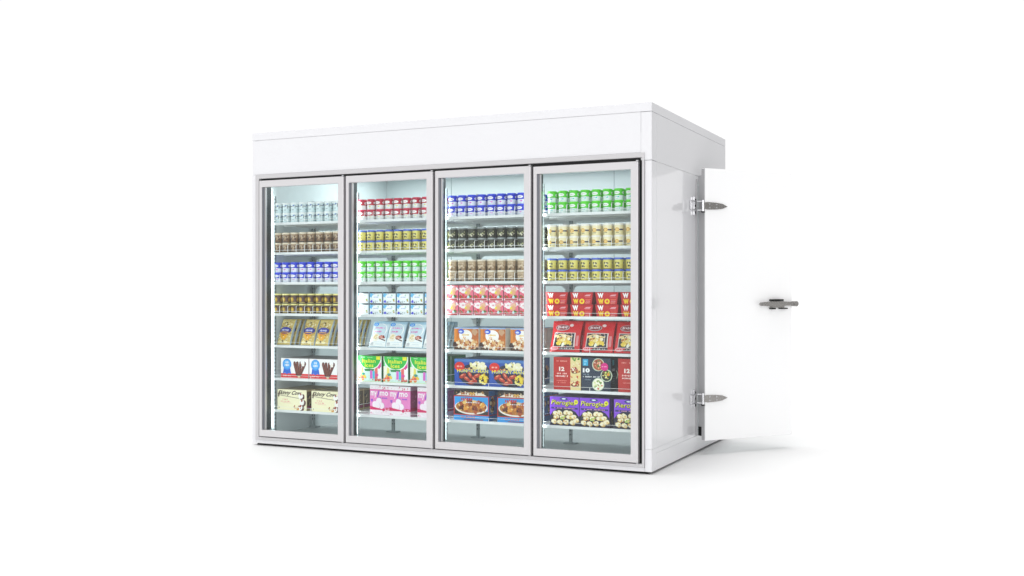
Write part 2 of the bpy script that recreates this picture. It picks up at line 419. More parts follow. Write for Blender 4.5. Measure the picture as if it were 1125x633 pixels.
def a_mochi(c):
    c.rect(0, .86, 1, 1, '#f6f2f6'); c.food(.5, .93, .5, .05, ['#e0457e', '#f4b8cc', '#c93a6a'], 14, .02)
    c.rect(0, .83, 1, .865, '#e0659c'); c.rect(0, 0, 1, .17, '#f9eff6'); c.food(.5, .08, .5, .06, ['#e88ab0', '#ffffff', '#f0a8c4'], 14, .02)
    c.text('my', .19, .69, .30, .22, '#ffffff', .02); c.text('mo', .68, .725, .40, .14, '#ffffff', .02)
    c.poly([(.34, .60), (.385, .60), (.46, .82), (.42, .82)], '#8a3ad0')
    c.scrib(.62, .575, .46, .05, '#8a4ad0', 9); c.blob(.10, .50, .05, '#9a55cc')
    for x, y, r in ((.26, .34, .12), (.44, .46, .12), (.56, .30, .125), (.38, .30, .11)):
        c.blob(x, y, r, '#e6b8dc', n=14, jit=.05); c.blob(x-.01, y+.015, r*.9, '#fdf2fb', n=14, jit=.05)
    c.poly([(0, .17), (1, .17), (1, .24), (.80, .26), (.62, .19), (.5, .22), (.2, .26), (0, .29)], '#d81a64')
    c.blob(.66, .18, .055, '#d81a64', n=12, jit=.08); c.scrib(.82, .21, .26, .05, '#ffd6e6', 10)
def s_mochi(c):
    c.rect(0, .86, 1, 1, '#c9a3bb'); c.rect(0, 0, 1, .17, '#d9b8cc'); c.rect(0, .17, 1, .28, '#b01a58')
    c.food(.5, .6, .3, .2, ['#b0528e', '#c777a6'], 10, .05)
def a_sky(c):
    c.rect(0, .87, 1, 1, '#22303a')
    c.blob(.15, .70, .18, '#6fc4f2', jit=.3); c.blob(.42, .76, .09, '#3350d0', jit=.4); c.blob(.28, .76, .09, '#86d2f4')
    c.ell(.55, .55, .38, .28, '#fbffff'); c.scrib(.5, .55, .4, .09, '#7fa8e0', 8)
    c.blob(.84, .30, .12, '#a8c66a', jit=.3); c.blob(.86, .22, .07, '#c8903c')
    c.blob(.14, .18, .13, '#3a3fd8', jit=.4); c.food(.42, .13, .22, .07, ['#5a6a78', '#39485a', '#e8f4f8'], 10, .05)
    c.blob(.7, .7, .08, '#bfe4d8')
def a_sundae(c):
    c.rect(0, .95, 1, 1, '#cf2f3c'); c.food(.5, .7, .5, .28, ['#ffffff', '#f7a6b6', '#ee5f7c', '#ffe0e4', '#fdf0f0'], 46, .09)
    c.ell(.32, .66, .24, .20, '#fff8f8'); c.scrib(.30, .68, .3, .12, '#e2748c', 5)
    c.blob(.66, .66, .2, '#f4c8a0', jit=.15, n=12); c.blob(.66, .50, .17, '#eeb488', jit=.2); c.poly([(.46, .66), (.86, .92), (.80, .96), (.42, .72)], '#f2a8b4')
    c.blob(.50, .50, .09, '#f0e23c', jit=.3)
    c.food(.5, .24, .42, .1, ['#d3202c', '#b81824', '#e8404a', '#3f7a2a'], 16, .10)
    c.blob(.66, .22, .10, '#c8f4f8', jit=.3)
    c.rect(0, 0, 1, .13, '#f8e2e6'); c.rect(.08, .02, .94, .10, '#b6202e')
def a_nutbox(c):
    c.rect(0, .95, 1, 1, '#a3c4ea'); c.rect(0, 0, .42, .95, '#e08a34'); c.rect(.10, .5, .2, .95, '#cf762a')
    c.rect(.72, .5, 1, .95, '#c0692c'); c.blob(.84, .8, .14, '#caa07a', jit=.2)
    c.rect(0, 0, 1, .12, '#57402f'); c.blob(.05, .22, .13, '#3b1f14', jit=.2)
    c.ell(.47, .64, .27, .27, '#fffdf8', 24); c.scrib(.47, .68, .3, .1, '#eec23c', 6); c.scrib(.45, .56, .34, .09, '#f0a83c', 5)
    c.ell(.29, .83, .12, .11, '#2458d8', 20); c.ell(.27, .82, .07, .045, '#dbe8ff')
    c.food(.55, .26, .43, .22, ['#f8e6c0', '#e8b878', '#c87838', '#fff4e0', '#a8501e', '#f3cf98'], 120, .07)
def a_hungry(c):
    c.rect(0, .86, 1, 1, '#2c62b0'); c.rect(.0, .9, 1, 1, '#4a7ec4')
    c.ell(.62, .42, .50, .42, '#151c34', 26)
    c.food(.70, .74, .22, .14, ['#f8f4cc', '#fffbe6', '#eadf98', '#f4eda8'], 40, .08)
    c.food(.44, .62, .12, .05, ['#e08a3a', '#c8402a', '#e8b878'], 10, .05)
    c.rect(0, .50, 1, .62, '#1d53b8')
    c.ell(.15, .72, .145, .17, '#e0281e', 22); c.scrib(.15, .72, .16, .07, '#ffd8c8', 6)
    c.text('HUNGRY-MAN', .53, .56, .90, .12, '#f6ee2a', .02)
    for x, y, a in ((.24, .36, .5), (.36, .26, -.5), (.46, .40, -.9), (.58, .24, -.8), (.66, .38, .3), (.5, .14, .2)):
        c.blob(x, y, .17, '#5e1414', n=14, jit=.1, sq=.5, rot=a); c.blob(x, y+.01, .145, '#c23a26', n=14, jit=.1, sq=.45, rot=a); c.blob(x-.01, y+.04, .07, '#f09a70', n=10, jit=.2, sq=.35, rot=a)
    c.food(.86, .26, .12, .2, ['#f4dc3a', '#e0b41e', '#fbf08a'], 34, .05)
def s_hungry(c):
    c.rect(.0, .0, 1, .12, '#10336e'); c.food(.5, .62, .35, .1, ['#b8641e', '#d88a2e', '#7a3a1a'], 10, .05)
def a_fish(c):
    c.rect(0, .80, 1, 1, '#241a16'); c.food(.5, .9, .45, .06, ['#a87a3a', '#6a3a1c', '#e8d8b0', '#3a2a20'], 30, .05)
    c.poly([(.06, .83), (.94, .83), (.80, .92), (.2, .92)], '#efe6d4'); c.food(.5, .89, .28, .03, ['#c07a2a', '#a04a1a', '#e0b04a'], 14, .04)
    c.rect(0, .0, 1, .80, '#2f9fe8'); c.rect(0, .79, 1, .82, '#c8281e'); c.rect(0, .17, 1, .20, '#c8281e')
    c.rect(0, .17, .02, .82, '#c8281e'); c.rect(.98, .17, 1, .82, '#c8281e')
    c.rect(.02, .20, .98, .32, '#2a2420'); c.rect(.02, .20, .10, .42, '#1e1c1c')
    c.ell(.5, .44, .47, .24, '#f6f0e6', 26); c.ell(.5, .46, .44, .21, '#b87a34', 26)
    c.food(.52, .47, .40, .17, ['#c8761e', '#8a3a12', '#eaa23a', '#5a240e', '#f4d07a', '#b8541a'], 90, .08, sq=.45)
    c.scrib(.46, .71, .50, .09, '#c8302a', 9); c.scrib(.55, .60, .40, .035, '#e8f2ff', 8)
    c.food(.46, .66, .24, .04, ['#d84a3a', '#5a2a2a', '#e8c8a8'], 10, .03)
    c.scrib(.42, .11, .40, .07, '#d8483a', 9); c.rect(.3, .02, .85, .05, '#8a5a7a')
def s_fish(c):
    c.rect(0, 0, 1, .8, '#2668a8'); c.rect(0, .79, 1, .82, '#a8241e'); c.rect(0, .17, 1, .2, '#a8241e'); c.food(.5, .5, .3, .2, ['#c8761e', '#6a2a12', '#e8c88a', '#2a2420'], 22, .1)
def a_wow(c):
    c.rect(0, .94, 1, 1, '#a8141c')
    c.text('W', .22, .72, .26, .40, '#ffffff', .07); c.text('W', .22, .24, .26, .40, '#f8d820', .07)
    c.text('O', .52, .24, .26, .44, '#f8d820', .07); c.blob(.52, .24, .10, '#e8502a')
    c.text('O', .50, .80, .14, .2, '#c8402a', .02)
    c.poly([(.62, .66), (.72, .78), (.92, .80), (.88, .66)], '#e8a8b0'); c.rect(.66, .54, .92, .59, '#d8605a')
    c.rect(.68, .36, .94, .42, '#e86a4a'); c.rect(.70, .22, .92, .30, '#e0808a'); c.scrib(.8, .12, .22, .1, '#f6b0a0', 7)
def a_redbag(c):
    c.food(.5, .5, .48, .48, ['#d8141f', '#e8323a', '#c00f1a'], 14, .06)
    g_subrect(c, .10, .14, .84, .60, '#e8dcd8', 6, 4); g_subrect(c, .12, .16, .80, .58, '#20242a', 6, 4)
    c.food(.42, .40, .26, .10, ['#f4e08a', '#e8c060', '#fff4d0', '#b8742a'], 26, .06)
    c.food(.42, .27, .26, .05, ['#f0d24a', '#fbe88a'], 14, .06); c.blob(.44, .22, .06, '#f8fbe8')
    c.poly([(.12, .42), (.30, .52), (.74, .44), (.74, .48), (.34, .56), (.12, .50)], '#f2d8a0')
    c.scrib(.55, .56, .34, .04, '#f0a8a0', 8)
    c.ell(.36, .76, .24, .10, '#b8b4b8', 20); c.ell(.36, .765, .21, .08, '#8a2028', 20); c.scrib(.36, .77, .34, .09, '#f4e8ea', 6)
    c.ell(.66, .84, .065, .05, '#f4dcdc')
    c.ell(.16, .10, .13, .065, '#f0a8b0', 16); c.scrib(.16, .10, .18, .05, '#d8202c', 3)
    c.poly([(.30, .05), (.36, .13), (.84, .15), (.84, .07)], '#3a3438'); c.scrib(.58, .10, .38, .04, '#c8c0c4', 7)
    for k in range(4): c.poly([(.87+.02*k, .18), (.885+.02*k, .18), (.90+.02*k, .5), (.885+.02*k, .52)], '#f0a0a4')
def a_box12(c):
    c.rect(.0, .0, .62, 1, '#c22a22'); c.rect(.62, 0, 1, 1, '#f0dfa0')
    c.scrib(.30, .88, .40, .05, '#f4a89c', 9); c.text('12', .30, .64, .20, .13, '#fff4ec', .05)
    c.scrib(.30, .50, .38, .05, '#ffe0d8', 7); c.scrib(.30, .42, .46, .05, '#fff0ea', 10)
    c.scrib(.30, .28, .38, .03, '#f0968a', 10); c.scrib(.3, .22, .3, .03, '#f0968a', 6)
def food12(c):
    c.food(.81, .95, .17, .04, ['#4a8a2a', '#7ab04a'], 6, .04)
    for y in (.62, .22):
        c.blob(.80, y-.03, .15, '#7a4a18', n=14, jit=.15, sq=.55); c.food(.80, y, .15, .08, ['#fbf0c0', '#c8361c', '#e8a050', '#f8e0a0', '#a8281a', '#fffbe8'], 30, .035)
    c.food(.80, .42, .17, .05, ['#f8ecc0', '#c83a22', '#f4d888'], 12, .03); c.food(.8, .8, .17, .06, ['#f8ecc0', '#d84a32'], 8, .03)
def a_box12w(c):
    a_box12(c); food12(c)
def a_box12n(c):
    c.scrib(.5, .88, .64, .05, '#f4a89c', 9); c.text('12', .5, .64, .32, .13, '#fff4ec', .05)
    c.scrib(.5, .50, .6, .05, '#ffe0d8', 7); c.scrib(.5, .42, .74, .05, '#fff0ea', 10); c.scrib(.5, .28, .6, .03, '#f0968a', 10)
def a_box10(c):
    c.rect(.05, .76, .23, .96, '#2fb0e0'); c.scrib(.14, .89, .10, .06, '#9fe0f4', 3); c.scrib(.14, .81, .10, .05, '#9fe0f4', 3)
    c.text('10', .17, .62, .24, .14, '#f4f8fa', .06); c.scrib(.17, .50, .2, .035, '#8fa4b0', 7)
    c.scrib(.34, .43, .58, .045, '#e8eef2', 15); c.scrib(.22, .34, .2, .03, '#7d93a2', 5)
    for x, y, r, cols in ((.58, .87, .2, ['#e8a078', '#8a3a24', '#f4d8c0', '#4a8a3a', '#b85a3a']), (.86, .48, .19, ['#c8d24a', '#2a5a2a', '#f0e8a0', '#e8902a', '#1c2a20']), (.58, .13, .2, ['#e8f0b0', '#f8f4dc', '#d8582a', '#7aa03a', '#fffbe8'])):
        c.blob(x, min(y, .80) if y > .8 else max(y, .205) if y < .2 else y, r*.98, '#cfe0c4', n=20, jit=.02)
        yy = min(y, .80) if y > .8 else max(y, .205) if y < .2 else y
        c.blob(x, yy, r*.86, cols[4], n=18, jit=.03)
        c.food(x, yy, r*.62/c.asp, r*.62, cols, 34, .035)
    c.blob(.80, .74, .12, '#e0188a', n=16, jit=.03); c.scrib(.80, .75, .2, .035, '#ffc0e4', 7)
def s_box10(c):
    c.rect(.3, .78, .6, .94, '#2a98a8'); c.text('10', .45, .64, .5, .09, '#c8d0d4', .05)
    for k in range(5): c.rect(.3, .5-.07*k, .7, .53-.07*k, '#5a6a74')
def a_pier(c):
    c.ell(.5, .28, .52, .34, '#15182e', 26) if 0 else None
    c.poly([(.0, .0), (.0, .34), (.12, .50), (.3, .60), (.7, .60), (.88, .50), (1, .34), (1, 0)], '#171a34')
    c.rect(.04, .58, .96, .64, '#2a2f7a'); c.scrib(.5, .61, .7, .04, '#e8a0b8', 15)
    c.text('Pierogies', .48, .775, .86, .23, '#18281c', .045, shear=.15); c.text('Pierogies', .47, .785, .84, .21, '#f2f03a', .005, shear=.15)
    c.ell(.48, .93, .14, .05, '#27408c'); c.ell(.48, .935, .07, .025, '#e8f0ff')
    c.ell(.90, .84, .07, .08, '#f4f01e'); c.blob(.90, .84, .03, '#8a9a1e')
    for x, y in ((.14, .14), (.34, .12), (.56, .13), (.78, .12), (.90, .2), (.22, .30), (.44, .30), (.66, .32), (.82, .32), (.34, .44), (.56, .46), (.70, .44), (.2, .42)):
        c.blob(x, y, .115, '#c8a85a', n=14, jit=.1, sq=.72, rot=rnd.uniform(-.6, .6)); c.blob(x, y+.012, .10, '#faf2d0', n=14, jit=.1, sq=.7, rot=rnd.uniform(-.6, .6)); c.blob(x+.03, y-.01, .035, '#e8c068')
    c.food(.42, .30, .14, .10, ['#8ac03a', '#b8d86a'], 8, .03); c.food(.5, .22, .3, .12, ['#8a4a1e', '#e8a84a', '#d8c04a'], 10, .03)
    c.rect(0, 0, 1, .03, '#2a1c3c')
def s_pier(c):
    c.rect(0, 0, 1, .5, '#2c2444'); c.food(.5, .35, .3, .2, ['#8a8a4a', '#c8b86a', '#3a2a5a'], 12, .06)
def a_mochibag(c):
    g_subrect(c, .02, .02, .98, .98, '#cfe4ee', 6, 6); g_subrect(c, .02, .88, .98, .98, '#a8cce0', 6, 2)
    g_subrect(c, .03, .02, .97, .34, '#f6fbfa', 6, 3)
    c.cell(.48, .64, .44, .27, '#ffffff', 14); c.food(.45, .72, .1, .02, ['#e878c8'], 3, .02)
    c.scrib(.5, .72, .56, .06, '#e86ac4', 10); c.scrib(.42, .58, .42, .07, '#e03ab0', 5)
    c.ell(.20, .86, .16, .07, '#3a9af0'); c.scrib(.2, .86, .18, .04, '#d8f0ff', 3)
    c.blob(.36, .36, .16, '#f8f0dc', jit=.2, n=12); c.food(.36, .38, .14, .05, ['#f4e4b8', '#fffaf0', '#e8d4a0'], 8, .06)
    c.food(.72, .36, .18, .045, ['#a83c2a', '#7a2a20', '#c86048', '#e8b0a0'], 16, .05)
    c.poly([(.55, .30), (.94, .22), (.94, .26), (.58, .34)], '#3a2424')
    c.rect(.08, .06, .26, .17, '#c8ccd0', 2); c.rect(.4, .1, .8, .12, '#d5e6ea', 4)

# ------------------------------------------------------------------ the freezer shell
L, DPT, H = 3.347, 1.97, 2.5
Z0 = .018
fz = empty('walk_in_freezer', (0, 0, 0))
tag(fz, 'white walk-in freezer room with four glass display doors and open side door', 'walk-in freezer')
T = .10
G = .0015
# front surround: header, corner strips, kick plate
cube('header_panel', M_PANEL, fz, -L+.004, -.0765, 0, T, 2.166, 2.437, bev=.0012)
for q in ((-.075, 0, 0, T, 2.113, 2.437), (-.0475, 0, 0, T, .1702, 2.110), (-.0475, 0, 0, T, Z0, .169), (-L, -3.308, .0005, T, Z0, 2.164)):
    cube('corner_post', M_PANEL, fz, *q, bev=.0012)
cube('header_trim', M_PANEL, fz, -.0775, -.0485, .003, T-.004, 2.166, 2.3)
cube('kick_plate', M_PANEL, fz, -3.306, -.0495, 0, T, Z0, .0445, bev=.001)
cube('roof_panel', M_PANEL, fz, -L, 0, 0, DPT, 2.440, H, bev=.0015)
# seam backing so grooves read darker
# walls
cube('left_wall', M_PANEL, fz, -L, -L+.05, T+.001, DPT, Z0, 2.438)
cube('back_wall', M_PANEL, fz, -L+.052, -.052, DPT-.05, DPT, Z0, 2.438)
DY0, DY1, DZ0, DZ1 = 1.085, 1.90, .135, 2.085          # side doorway
for q in ((T+.001, DPT, 2.113, 2.437), (T+.001, DY0, .1702, 2.110), (T+.001, DPT, Z0, .1325), (T+.001, DY0, .1335, .169), (DY1, DPT, .1335, 2.110), (DY0+.0005, DY1-.0005, DZ1, 2.110)):
    cube('right_wall', M_PANEL, fz, -T, 0, *q, bev=.0012)
MS = simple('seam_grey', (.84, .84, .84), .6)
for q in ((-.09, -.004, T+.01, DY0-.01, 2.1, 2.12), (-.09, -.004, T+.01, DPT-.01, 2.43, 2.4395), (-L+.06, -.08, .004, T-.01, 2.43, 2.4395), (-.09, -.002, T+.01, DY0-.01, .16, .18)):
    cube('seam_filler', MS, fz, *q)
cube('doorway_gasket', M_EDGE, fz, .0005, .012, DY0-.012, DY0-.001, DZ0, DZ1)
# inner lining
cube('inner_wall', M_INNER, fz, -L+.051, -3.25, T+.001, DPT-.052, .07, 2.34)
cube('inner_wall', M_INNER, fz, -3.249, -.105, DPT-.10, DPT-.052, .07, 2.34)
cube('inner_wall', M_INNER, fz, -.14, -.1005, T+.001, DY0-.02, .07, 2.34)
cube('inner_ceiling', M_INNER, fz, -3.249, -.141, T+.001, DPT-.101, 2.30, 2.34)
MSL = simple('lining_seam', (.62, .68, .69), .6)
for x in (-2.55, -1.75, -.95): cube('wall_seam', MSL, fz, x, x+.004, DPT-.1025, DPT-.1003, .08, 2.299)
cube('inner_floor', M_FLOORIN, fz, -3.249, -.101, T+.001, DPT-.101, .04, .075)
cube('base_shadow_rail', M_DARKM, fz, -L+.03, -.03, .03, DPT-.03, .0006, Z0-.001)  # dark recessed plinth added to draw a contact shadow line under the shell
XA, XB, ZA, ZB = -3.306, -.0490, .0455, 2.164
ring('display_casing', M_CASE, fz, XA, XB, ZA, ZB, .034, .016, .033, .024, -.012, .07)
cube('casing_channel', M_BLACK, fz, -3.271, -.0655, .026, .068, 2.085, 2.1305)
cube('casing_channel', M_BLACK, fz, -3.271, -.0655, .026, .068, .0700, .12)
cube('casing_channel', M_BLACK, fz, -.0815, -.0655, .026, .068, .1205, 2.0845)
BX = [-3.270, -2.447, -1.664, -.873, -.082]
for i, x in enumerate(BX):
    a, b = (x-.0, x+.035) if i == 0 else (x-.035, x) if i == 4 else (x-.034, x+.034)
    m = MB(); m.box(a, b, .032, .105, .1205, 2.0845, bev=.004)
    m.build('mullion', M_JAMB, fz)
    if i < 4: cube('dark_gap_filler', M_BLACK, fz, x-(.011 if i else .0), x+.011, .0262, .0318, .121, 2.084)  # black strip added so the gap between doors reads dark
    l = MB(); l.box(x-.012, x+.012, .1055, .113, .2, 2.02, bev=.003); l.build('led_strip', M_LED, fz)
# glass doors
FD = -.019
for i in range(4):
    x0, x1 = BX[i]+(.011 if i else .008), BX[i+1]-(.011 if i < 3 else .009)
    z0, z1 = .0765, 2.114
    if i == 3: z1 = 2.106
    w = .052
    dr = ring('glass_door', M_FRAME, fz, x0, x1, z0, z1, .026, w, w, w, FD, .020, .003)
    m = MB(); m.box(x0+.0263, x0+.041, FD+.008, .0196, z0+w+.001, z1-w-.001, bev=.002); m.build('stile_groove', M_GREY, dr)
    m = MB(); m.box(x0+.0413, x0+.050, FD+.015, .0194, z0+w+.001, z1-w-.001, bev=.002); m.build('stile_trim', M_CASE, dr)
    m = MB(); m.box(x0+.0265, x1-w-.0005, -.001+.010, .004+.010, z0+w+.0008, z1-w-.0008); m.build('glass', M_GLASS, dr)
    ring('gasket', M_BLACK, dr, x0+.004, x1-.004, z0+.004, z1-.004, .014, .014, .014, .014, .0203, .0255, 0)
    cube('door_pivot', M_CHROMEL, dr, x1-.012, x1+.004, -.024, .01, z1+.0005, z1+.007)
    cube('door_pivot', M_CHROMEL, dr, x1-.012, x1+.004, -.024, .01, z0-.006, z0-.0005)

# ------------------------------------------------------------------ open side door
ang = math.radians(37.8)
dv = Vector((math.sin(ang), math.cos(ang), 0)); nv = Vector((math.cos(ang), -math.sin(ang), 0))
Pin = Vector((.014, 1.070, 0)); TH = .092
def DM(l, n, z): return Pin+dv*l+nv*n+Vector((0, 0, z))       # door coords -> world
def dbox(mb, l0, l1, n0, n1, z0, z1, bev=0.):
    MM = Matrix(((dv.x, nv.x, 0, Pin.x), (dv.y, nv.y, 0, Pin.y), (0, 0, 1, 0), (0, 0, 0, 1)))
    mb.box(l0, l1, n0, n1, z0, z1, bev=bev, M=MM)
DT, DB, DW = 2.158, .108, .842
m = MB(); dbox(m, 0, DW, TH-.042, TH, DB, DT, .003); sd = m.build('side_door', M_DOORP, fz, fixn=True)
sd['label'] = 'open white insulated side door'
m = MB(); dbox(m, -.0012, -.0001, TH-.040, TH-.002, DB+.003, DT-.003); m.build('door_edge_trim', M_EDGE, sd, fixn=True)
m = MB(); dbox(m, .004, DW-.03, 0, TH-.043, DB+.03, DT-.05, .003); m.build('door_core', M_EDGE, sd, fixn=True)
m = MB(); dbox(m, -.001, .0035, .01, .045, DB+.032, DB+.10); m.build('sweep_bracket', M_DARKM, sd, fixn=True)
for zc in (1.875, .425):
    m = MB(); n0 = TH+.0015
    out = [(-.012, -.022), (-.012, .022), (.02, .028), (.10, .025), (.155, .019), (.205, 0), (.155, -.019), (.10, -.025), (.02, -.028)]
    m.prism(out, lambda a, b: DM(a, n0, zc+b), lambda a, b: DM(a, n0+.009, zc+b))
    hg = m.build('hinge_strap', M_CHROME, sd, fixn=True)
    for a, b in ((.035, .014), (.035, -.014), (.10, .012), (.10, -.012)):
        m = MB(); m.tube([DM(a, n0+.009, zc+b), DM(a, n0+.0125, zc+b)], .0055, 8); m.build('screw', M_CHROMEL, hg, fixn=True)
    m = MB(); kx = DM(-.014, TH-.004, zc); m.tube([kx+Vector((0, 0, -.042)), kx+Vector((0, 0, .042))], .011, 12)
    m.build('hinge_knuckle', M_CHROMEL, hg, fixn=True)
    m = MB(); m.tube([kx+Vector((0, 0, -.052)), kx+Vector((0, 0, -.0425))], .014, 10); m.build('hinge_cap', M_DARKM, hg, fixn=True)
    # wall side of hinge
    m = MB(); m.box(.0012, .016, .985, 1.008, zc-.068, zc+.068, bev=.003)
    for s in (1, -1):
        m.tube([(.012, .90, zc+s*.033), (.03, .995, zc+s*.033), (kx.x, kx.y, zc+s*.033)], .0052, 8)
    m.tube([(.010, .90, zc-.033), (.010, .90, zc+.033)], .0045, 8)
    m.build('hinge_bracket', M_CHROMEL, fz, fixn=True)
    for b in (-.05, 0, .045): cube('hinge_bolt', M_DARKM, fz, .017, .021, .990, 1.004, zc+b-.008, zc+b+.008)
# latch handle
n0 = TH+.0012; zc = 1.135
def HM(l): return .478+(l-.50)*.86
def hbox(q, l0, l1, *r): dbox(q, HM(l0), HM(l1), *r)
q = MB()
q.prism([(.50, -.002), (.52, -.015), (.60, -.017), (.80, -.014), (.80, .017), (.56, .016), (.52, .012)], lambda a, b: DM(HM(a), n0+.038, zc+b), lambda a, b: DM(HM(a), n0+.054, zc+b))
hd = q.build('door_handle', M_CHROME, sd, fixn=True)
q = MB(); hbox(q, .665, .80, n0, n0+.036, zc-.030, zc+.020, .003); q.build('handle_base', M_CHROME, hd, fixn=True)
for l0, l1, a, b in ((.655, .79, .022, .036), (.655, .70, -.042, -.031), (.76, .84, -.040, -.031)):
    q = MB(); hbox(q, l0, l1, n0, n0+.040, zc+a, zc+b, .003); q.build('latch_bracket', M_DARKM, hd, fixn=True)
q = MB(); hbox(q, .802, .905, n0+.010, n0+.045, zc-.014, zc+.016, .004); q.build('latch_arm', M_CHROME, hd, fixn=True)
q = MB(); q.tube([DM(HM(.926), n0+.004, zc), DM(HM(.926), n0+.050, zc)], .021, 16); lr = q.build('latch_roller', M_CHROME, hd, fixn=True)

# ------------------------------------------------------------------ shelving
SZ = [1.783, 1.543, 1.304, 1.052, .797, .532, .277]
SHF, SHB = .118, .79
ORD = ['first', 'second', 'third', 'fourth', 'fifth', 'sixth', 'seventh', 'eighth', 'ninth']
DOORS = ['leftmost door', 'second door', 'third door', 'rightmost door']
SHN = ['top shelf', 'second shelf', 'third shelf', 'fourth shelf', 'fifth shelf', 'sixth shelf', 'bottom shelf']
bay = [-3.244, -2.447, -1.664, -.873, -.145]
tubx = [(-3.207, .0815), (-2.399, .0812), (-1.600, .0812), (-.792, .0842)]
TUBROWS = {(0, 0): 'white', (0, 1): 'tan brown', (0, 2): 'blue', (0, 3): 'gold and dark brown',
           (1, 0): 'crimson', (1, 1): 'yellow', (1, 2): 'green',
           (2, 0): 'blue', (2, 1): 'dark olive', (2, 2): 'tan',
           (3, 0): 'green', (3, 1): 'cream', (3, 2): 'yellow'}
pc = lin((.60, .65, .66)); pd = lin((.25, .28, .29))
def post(x, y, foot):
    m = MB(); m.box(x-.010, x+.010, y-.012, y+.012, .0765, 2.0, pc)
    z = .14
    while z < 1.98:
        m.box(x-.004, x+.004, y-.0128, y-.0121, z, z+.012, pd); m.box(x+.0101, x+.0108, y-.004, y+.004, z, z+.012, pd); z += .03
    if foot: m.box(x-.05, x+.05, y-.03, y+.03, .0758, .084, pc)
    return m
for b in range(4):
    xa, xb = bay[b]+.003, bay[b+1]-.003
    su = empty('shelving_unit', (0, 0, 0))
    tag(su, ['white seven-tier shelving rack behind the leftmost glass door', 'white seven-tier shelving rack behind the second glass door from left',
             'white seven-tier shelving rack behind the third glass door from left', 'white seven-tier shelving rack behind the rightmost glass door'][b],
        'shelving rack', 'shelving racks inside the freezer')
    for x, y, ft in ((xa+.014, .131, False), (xa+.014, .66, True)):
        post(x, y, ft).build('post', M_POST, su)
    if b == 3:
        for x, y, ft in ((xb-.014, .131, False), (xb-.014, .66, True)): post(x, y, ft).build('post', M_POST, su)
    for s, z in enumerate(SZ):
        m = MB(); m.box(xa, xb, SHF, SHB, z-.008, z, bev=.002)
        m.box(xa, xb, SHF-.004, SHF+.006, z-.017, z+.003, bev=.002)
        m.box(xa, xb, SHB-.02, SHB-.005, z-.03, z-.0085)
        for k in range(1, 4): m.box(xa, xb, SHF+k*.16, SHF+k*.16+.012, z-.02, z-.0085)
        for xc, sg in ((xa, 1), (xb, -1)):           # curved gusset under each end
            pl = [(0, -.0085), (.10, -.0085), (.10, -.022)]+[(.028+.072*(1-math.sin(t*PI/10)), -.022-.06*(1-math.cos(t*PI/10))) for t in range(1, 6)]+[(0, -.085)]
            m.prism(pl, lambda u, w: (xc+sg*u, .674, z+w), lambda u, w: (xc+sg*u, .680, z+w))
        sh = m.build('shelf', M_SHELF, su, fixn=True)
        m = MB(); yF = SHF+.0
        tub = (b, s) in TUBROWS
        hz = .020 if tub else .026
        m.tube([(xa, yF, z+hz), (xb, yF, z+hz)], .0018 if tub else .0012)
        if tub:
            x0, p = tubx[b]
            for k in range(9):
                xx = x0+p*(k+.5)
                if xx < xb: m.tube([(xx, yF, z+.003), (xx, yF, z+.058), (xx, yF+.006, z+.064), (xx, yF+.5, z+.064)], .0022)
        m.tube([(xa+.38, yF, z), (xa+.38, yF, z+hz)], .0019)
        m.tube([(xa+.004, yF, z+.003), (xa+.004, yF, z+.07), (xa+.004, SHB-.02, z+.07)], .002)
        m.build('wire_fence', M_WIRE, sh)

# ------------------------------------------------------------------ put the goods on the shelves
def place(name, me, loc, lab, cat, grp, rx=0, rz=0, child=None):
    o = bpy.data.objects.new(name, me); COL.objects.link(o); o.location = loc; o.rotation_euler = (rx, 0, rz)
    tag(o, lab, cat, grp)
    if child:
        c = bpy.data.objects.new('lid', child); COL.objects.link(c); c.parent = o
    return o
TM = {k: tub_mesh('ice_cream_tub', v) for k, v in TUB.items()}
rest = MB()
TP = .0805
def add_mesh_to(mb, me, off):
    b = len(mb.v); mb.v += [(v.co.x+off[0], v.co.y+off[1], v.co.z+off[2]) for v in me.vertices]
    at = me.color_attributes['Col'].data
    for p in me.polygons:
        mb.f.append(tuple(b+i for i in p.vertices)); mb.c.append(tuple(at[p.loop_start].color))
plain = {}
for k, v in TUB.items():
    q = MB(); q.lathe([(.0300, 0), (.0314, .033), (.0316, .0334), (.0328, .0665)], 12, [lin(v['bot']), lin(v['top']), lin(v['top'])])
    q.lathe([(.0345, .0667), (.0345, .0795)], 12, [lin(v['lid'])]); plain[k] = q
for (b, s), kind in TUBROWS.items():
    x0, p = tubx[b]; z = SZ[s]+.0006
    for lay in (0, 1):
        lz = z+lay*TP
        for k in range(9):
            x = x0+p*k
            if b == 3 and k == 8: continue
            for r in range(6 if k == 8 else 2):
                jx, jy = rnd.uniform(-.0014, .0014), rnd.uniform(-.0015, .0015)
                y = .157+r*.0775
                if k == 8 or r == 0:
                    ln = ('upper', 'lower')[1-lay]
                    if r == 0 and k < 8:
                        lab = f'{ORD[k]} {kind} tub from left, {ln} layer, {SHN[s]} behind {DOORS[b]}'
                    elif r == 0:
                        lab = f'{kind} tub at the right end, front, {ln} layer, {SHN[s]}, {DOORS[b]}'
                    else:
                        lab = f'{kind} tub at right end, {ORD[r]} row back, {ln} layer, {SHN[s]}, {DOORS[b]}'
                    lab = lab.replace('gold and dark brown', 'gold-brown')
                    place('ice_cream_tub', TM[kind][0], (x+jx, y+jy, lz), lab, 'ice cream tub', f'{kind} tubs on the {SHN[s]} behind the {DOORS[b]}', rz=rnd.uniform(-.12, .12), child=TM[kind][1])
                else:
                    q = plain[kind]; bb = len(rest.v); rest.v += [(v[0]+x, v[1]+y, v[2]+lz) for v in q.v]
                    rest.f += [tuple(bb+i for i in f) for f in q.f]; rest.c += q.c
